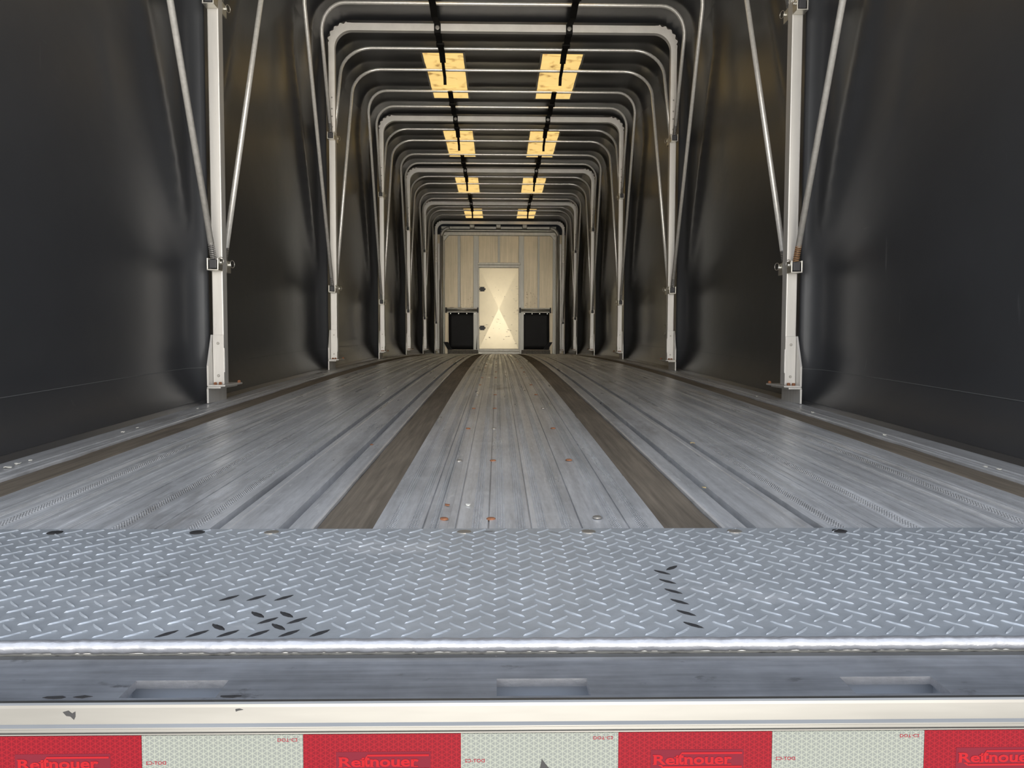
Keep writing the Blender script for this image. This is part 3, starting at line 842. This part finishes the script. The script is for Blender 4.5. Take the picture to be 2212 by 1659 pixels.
for c, w, *_ in slots:
    m = MB(); D = .009
    # plate thickness around the slot
    a = [(c-w, SY0), (c+w, SY0), (c+w, SY1), (c-w, SY1)]
    vs = [(x, y, lz(y)) for x, y in a]+[(x, y, lz(y)-D) for x, y in a]
    m.add(vs, [(k, (k+1) % 4, 4+(k+1) % 4, 4+k) for k in range(4)])
    rim = bb(m, 'slot_rim', 'weld')
    m = MB(); w2 = w+.01
    a = [(c-w2, SY0-.003), (c+w2, SY0-.003), (c+w2, SY1+.012), (c-w2, SY1+.012)]
    vs = [(x, y, lz(y)-D) for x, y in a]+[(x, y, lz(y)-.03) for x, y in a]
    m.add(vs, [(k, (k+1) % 4, 4+(k+1) % 4, 4+k) for k in range(4)]+[(4, 5, 6, 7)])
    bb(m, 'slot_pocket', 'pocket')
# rail: rounded top lip, face, ridge, lower step
prof = [(0.7880, -.0450), (0.7865, -.0432), (0.7820, -.0426), (0.7785, -.0432), (0.7768, -.0450), (0.7765, -.0480), (0.7765, -.0650), (0.7750, -.0662), (0.7735, -.0675), (0.7735, -.0690),
        (0.7755, -.0700), (0.7765, -.0708), (0.7765, -.0738), (0.7745, -.0744), (0.7745, -.0756), (0.7765, -.0763), (0.7765, -.190), (0.7880, -.190)]
m = MB(); m.prism(prof, 'x', -1.31, 1.31); rail = bb(m, 'rail', 'rail'); rail['label'] = 'bright aluminium face rail'
# tape
bounds = [-.566, -.403, -.238, -.0753, .0879, .2487, .4091, .571]
TZ1, TZ0 = -.0768, -.1310; TYF = .7755
def text_mesh(body, size, offset=0.0):
    cu = bpy.data.curves.new('t', 'FONT'); cu.body = body; cu.size = size; cu.offset = offset; cu.resolution_u = 3
    o = bpy.data.objects.new('t', cu); COL.objects.link(o)
    dg = bpy.context.evaluated_depsgraph_get(); me = bpy.data.meshes.new_from_object(o.evaluated_get(dg))
    bpy.data.objects.remove(o); bpy.data.curves.remove(cu)
    v = [x.co.copy() for x in me.vertices]; f = [tuple(p_.vertices) for p_ in me.polygons]; bpy.data.meshes.remove(me)
    return v, f
def put_text(m, body, x0, z0, width, height, yf, flipx=False, flipz=False, offset=0.0):
    v, f = text_mesh(body, 1.0, offset)
    xa = min(a.x for a in v); xb = max(a.x for a in v); za = min(a.y for a in v); zb_ = max(a.y for a in v)
    vs = []
    for a in v:
        u = (a.x-xa)/(xb-xa); w = (a.y-za)/(zb_-za)
        if flipx: u = 1-u
        if flipz: w = 1-w
        vs.append((x0+u*width, yf, z0+w*height))
    m.add(vs, f)
def fbox(m, x0, x1, z0, z1, y): m.box(x0, x1, y, y+.0002, z0, z1)
for k in range(7):
    x0, x1 = bounds[k], bounds[k+1]
    red = k % 2 == 0
    m = MB(); m.box(x0+.0002, x1-.0002, TYF, .7767, TZ0, TZ1)
    t = bb(m, 'red_reflector' if red else 'white_reflector', 'tape_red' if red else 'tape_white')
    t['label'] = 'red reflective tape section' if red else 'white reflective tape section'
    if red:
        bx0, bx1 = x0+.034, x0+.131
        m = MB(); fbox(m, bx0, bx1, -.1215, -.0955, TYF-.0002); bb(m, 'logo_panel', 'logo_box', t)
        m = MB(); yy = TYF-.0005
        wX = lambda u: bx0+.003+u*.090
        # lettering: heavy letters plus slab serifs, rule above and below
        put_text(m, 'Rei', bx0+.003, -.1115, .0265, .0107, yy, offset=.025)
        put_text(m, 't', bx0+.0285, -.1115, .0060, .0127, yy, offset=.035)
        put_text(m, 'nouer', bx0+.0350, -.1115, .0500, .0082, yy, offset=.028)
        def sl(u0, u1, z0, z1): fbox(m, bx0+u0, bx0+u1, z0, z1, yy-.0001)
        sl(.0022, .0058, -.1115, -.1103); sl(.0022, .0060, -.1020, -.1008)     # R serifs
        sl(.0245, .0285, -.1115, -.1104); sl(.0242, .0270, -.1045, -.1034)     # i
        sl(.0346, .0386, -.1115, -.1105); sl(.0412, .0448, -.1115, -.1105); sl(.0344, .0370, -.1042, -.1033)   # n
        sl(.0575, .0600, -.1042, -.1033); sl(.0655, .0680, -.1115, -.1105)     # u
        sl(.0800, .0842, -.1115, -.1105); sl(.0800, .0825, -.1042, -.1033)     # r
        sl(.0320, .0955, -.1003, -.0983)                                      # rule from the t
        sl(.0135, .0955, -.1150, -.1130); m.add([(bx0+.0075, yy, -.1115), (bx0+.0110, yy, -.1115), (bx0+.0150, yy, -.1150), (bx0+.0125, yy, -.1150)], [(0, 1, 2, 3)])
        l = bb(m, 'lettering', 'logo', t)
    else:
        m = MB(); put_text(m, 'DOT-C2', x1-.026, TZ1-.0072, .0205, .0034, TYF-.0003, flipz=True, offset=.01); bb(m, 'lettering', 'dot_text', t); m = MB()
        put_text(m, 'DOT-C2', x0+.004, -.1075, .0205, .0036, TYF-.0003, flipx=True, offset=.01)
        bb(m, 'lettering', 'dot_text', t)
# chip in the tape and black scuffs on the rail
m = MB(); m.prism([(.003, -.1330), (.0085, -.1045), (.0110, -.1080), (.0165, -.1150), (.019, -.1330)], 'y', TYF-.0004, TYF+.0002); bb(m, 'torn_spot', 'scuff')
for pts in ([(-.4825, -.0520), (-.4770, -.0505), (-.4735, -.0535), (-.4700, -.0515), (-.4700, -.0570), (-.4715, -.0600), (-.4750, -.0565), (-.4790, -.0560)],
            [(-.3070, -.0500), (-.3030, -.0495), (-.2990, -.0505), (-.3040, -.0515), (-.3065, -.0525)]):
    m = MB(); m.prism(pts, 'y', .7761, .7766); bb(m, 'scuff_mark', 'scuff')
for (x, y, a, b) in ((-.498, .789, .014, .004), (-.470, .790, .010, .003), (-.315, .789, .012, .003)):
    rq = random.Random(x); pl = [(x+a*math.cos(k*.7)*rq.uniform(.6, 1.2), y+b*math.sin(k*.7)*rq.uniform(.5, 1.3)) for k in range(9)]; m = MB(); m.prism(pl, 'z', lz(y)-.0006, lz(y)+.0004); bb(m, 'scuff_mark', 'scuff')

# ------------------------------------------------------------------ litter on the deck
def at_px(px, py):
    d = 1.5
    for _ in range(60): d = (CAM.z-FZ(d))/math.tan(math.atan((py-829.5)/FPX)-PITCH)
    return Vector(((px-1075)*d/FPX+CAM.x, d, FZ(d)))
def scrap(px, py, size, name, mt, label, cat, group=None, lift=.0):
    p0 = at_px(px, py); rnd = random.Random(px*7+py); n = 7; top = []; 
    for k in range(n):
        a = 2*math.pi*k/n; rr = size*rnd.uniform(.55, 1.1); top.append((rr*math.cos(a), rr*1.2*math.sin(a), .0022+rnd.uniform(0, size*.35)))
    vs = top+[(x*.9, y*.9, z-.0018) for x, y, z in top]
    m = MB(); m.add(vs, [tuple(range(n)), tuple(range(n, 2*n))[::-1]]+[(k, (k+1) % n, n+(k+1) % n, n+k) for k in range(n)])
    o = m.build(name, M[mt], None, p0+Vector((0, 0, lift))); tag(o, label, cat, group)
for k, (px, py, sz) in enumerate(((22, 1011, .010), (44, 1003, .008), (70, 996, .006), (270, 935, .008), (300, 926, .006), (430, 884, .006))):
    scrap(px, py, sz, 'plaster_scrap', 'scrap', 'small pale scrap lying on the deck edge by the left tarp', 'scrap', 'pale scraps along the left deck edge')
for k, (px, py, sz) in enumerate(((1762, 891, .008), (1922, 940, .008), (2150, 1010, .007), (2180, 1016, .007), (1640, 856, .007))):
    scrap(px, py, sz, 'plaster_scrap', 'scrap', 'small pale scrap lying on the deck edge by the right tarp', 'scrap', 'pale scraps along the right deck edge')
scrap(967, 1093, .0065, 'rust_flake', 'rust', 'orange rust flake on the centre deck near the tread plate', 'rust flake')
scrap(1011, 1093, .0060, 'stone_chip', 'scrap', 'white chip lying on the centre deck beside the rust flake', 'chip')
scrap(776, 988, .008, 'pebble', 'washer', 'grey pebble lying in the left deck groove', 'pebble', lift=-.004)
scrap(1500, 958, .008, 'dry_twist', 'leaf', 'tan shred caught in the right deck groove', 'shred')
scrap(1528, 1056, .007, 'dry_leaf', 'leaf', 'pale dry leaf bit beside the right wooden strip', 'leaf')
scrap(803, 962, .006, 'rust_flake', 'rust', 'brown rust crumb in the left groove beyond the pebble', 'rust flake')
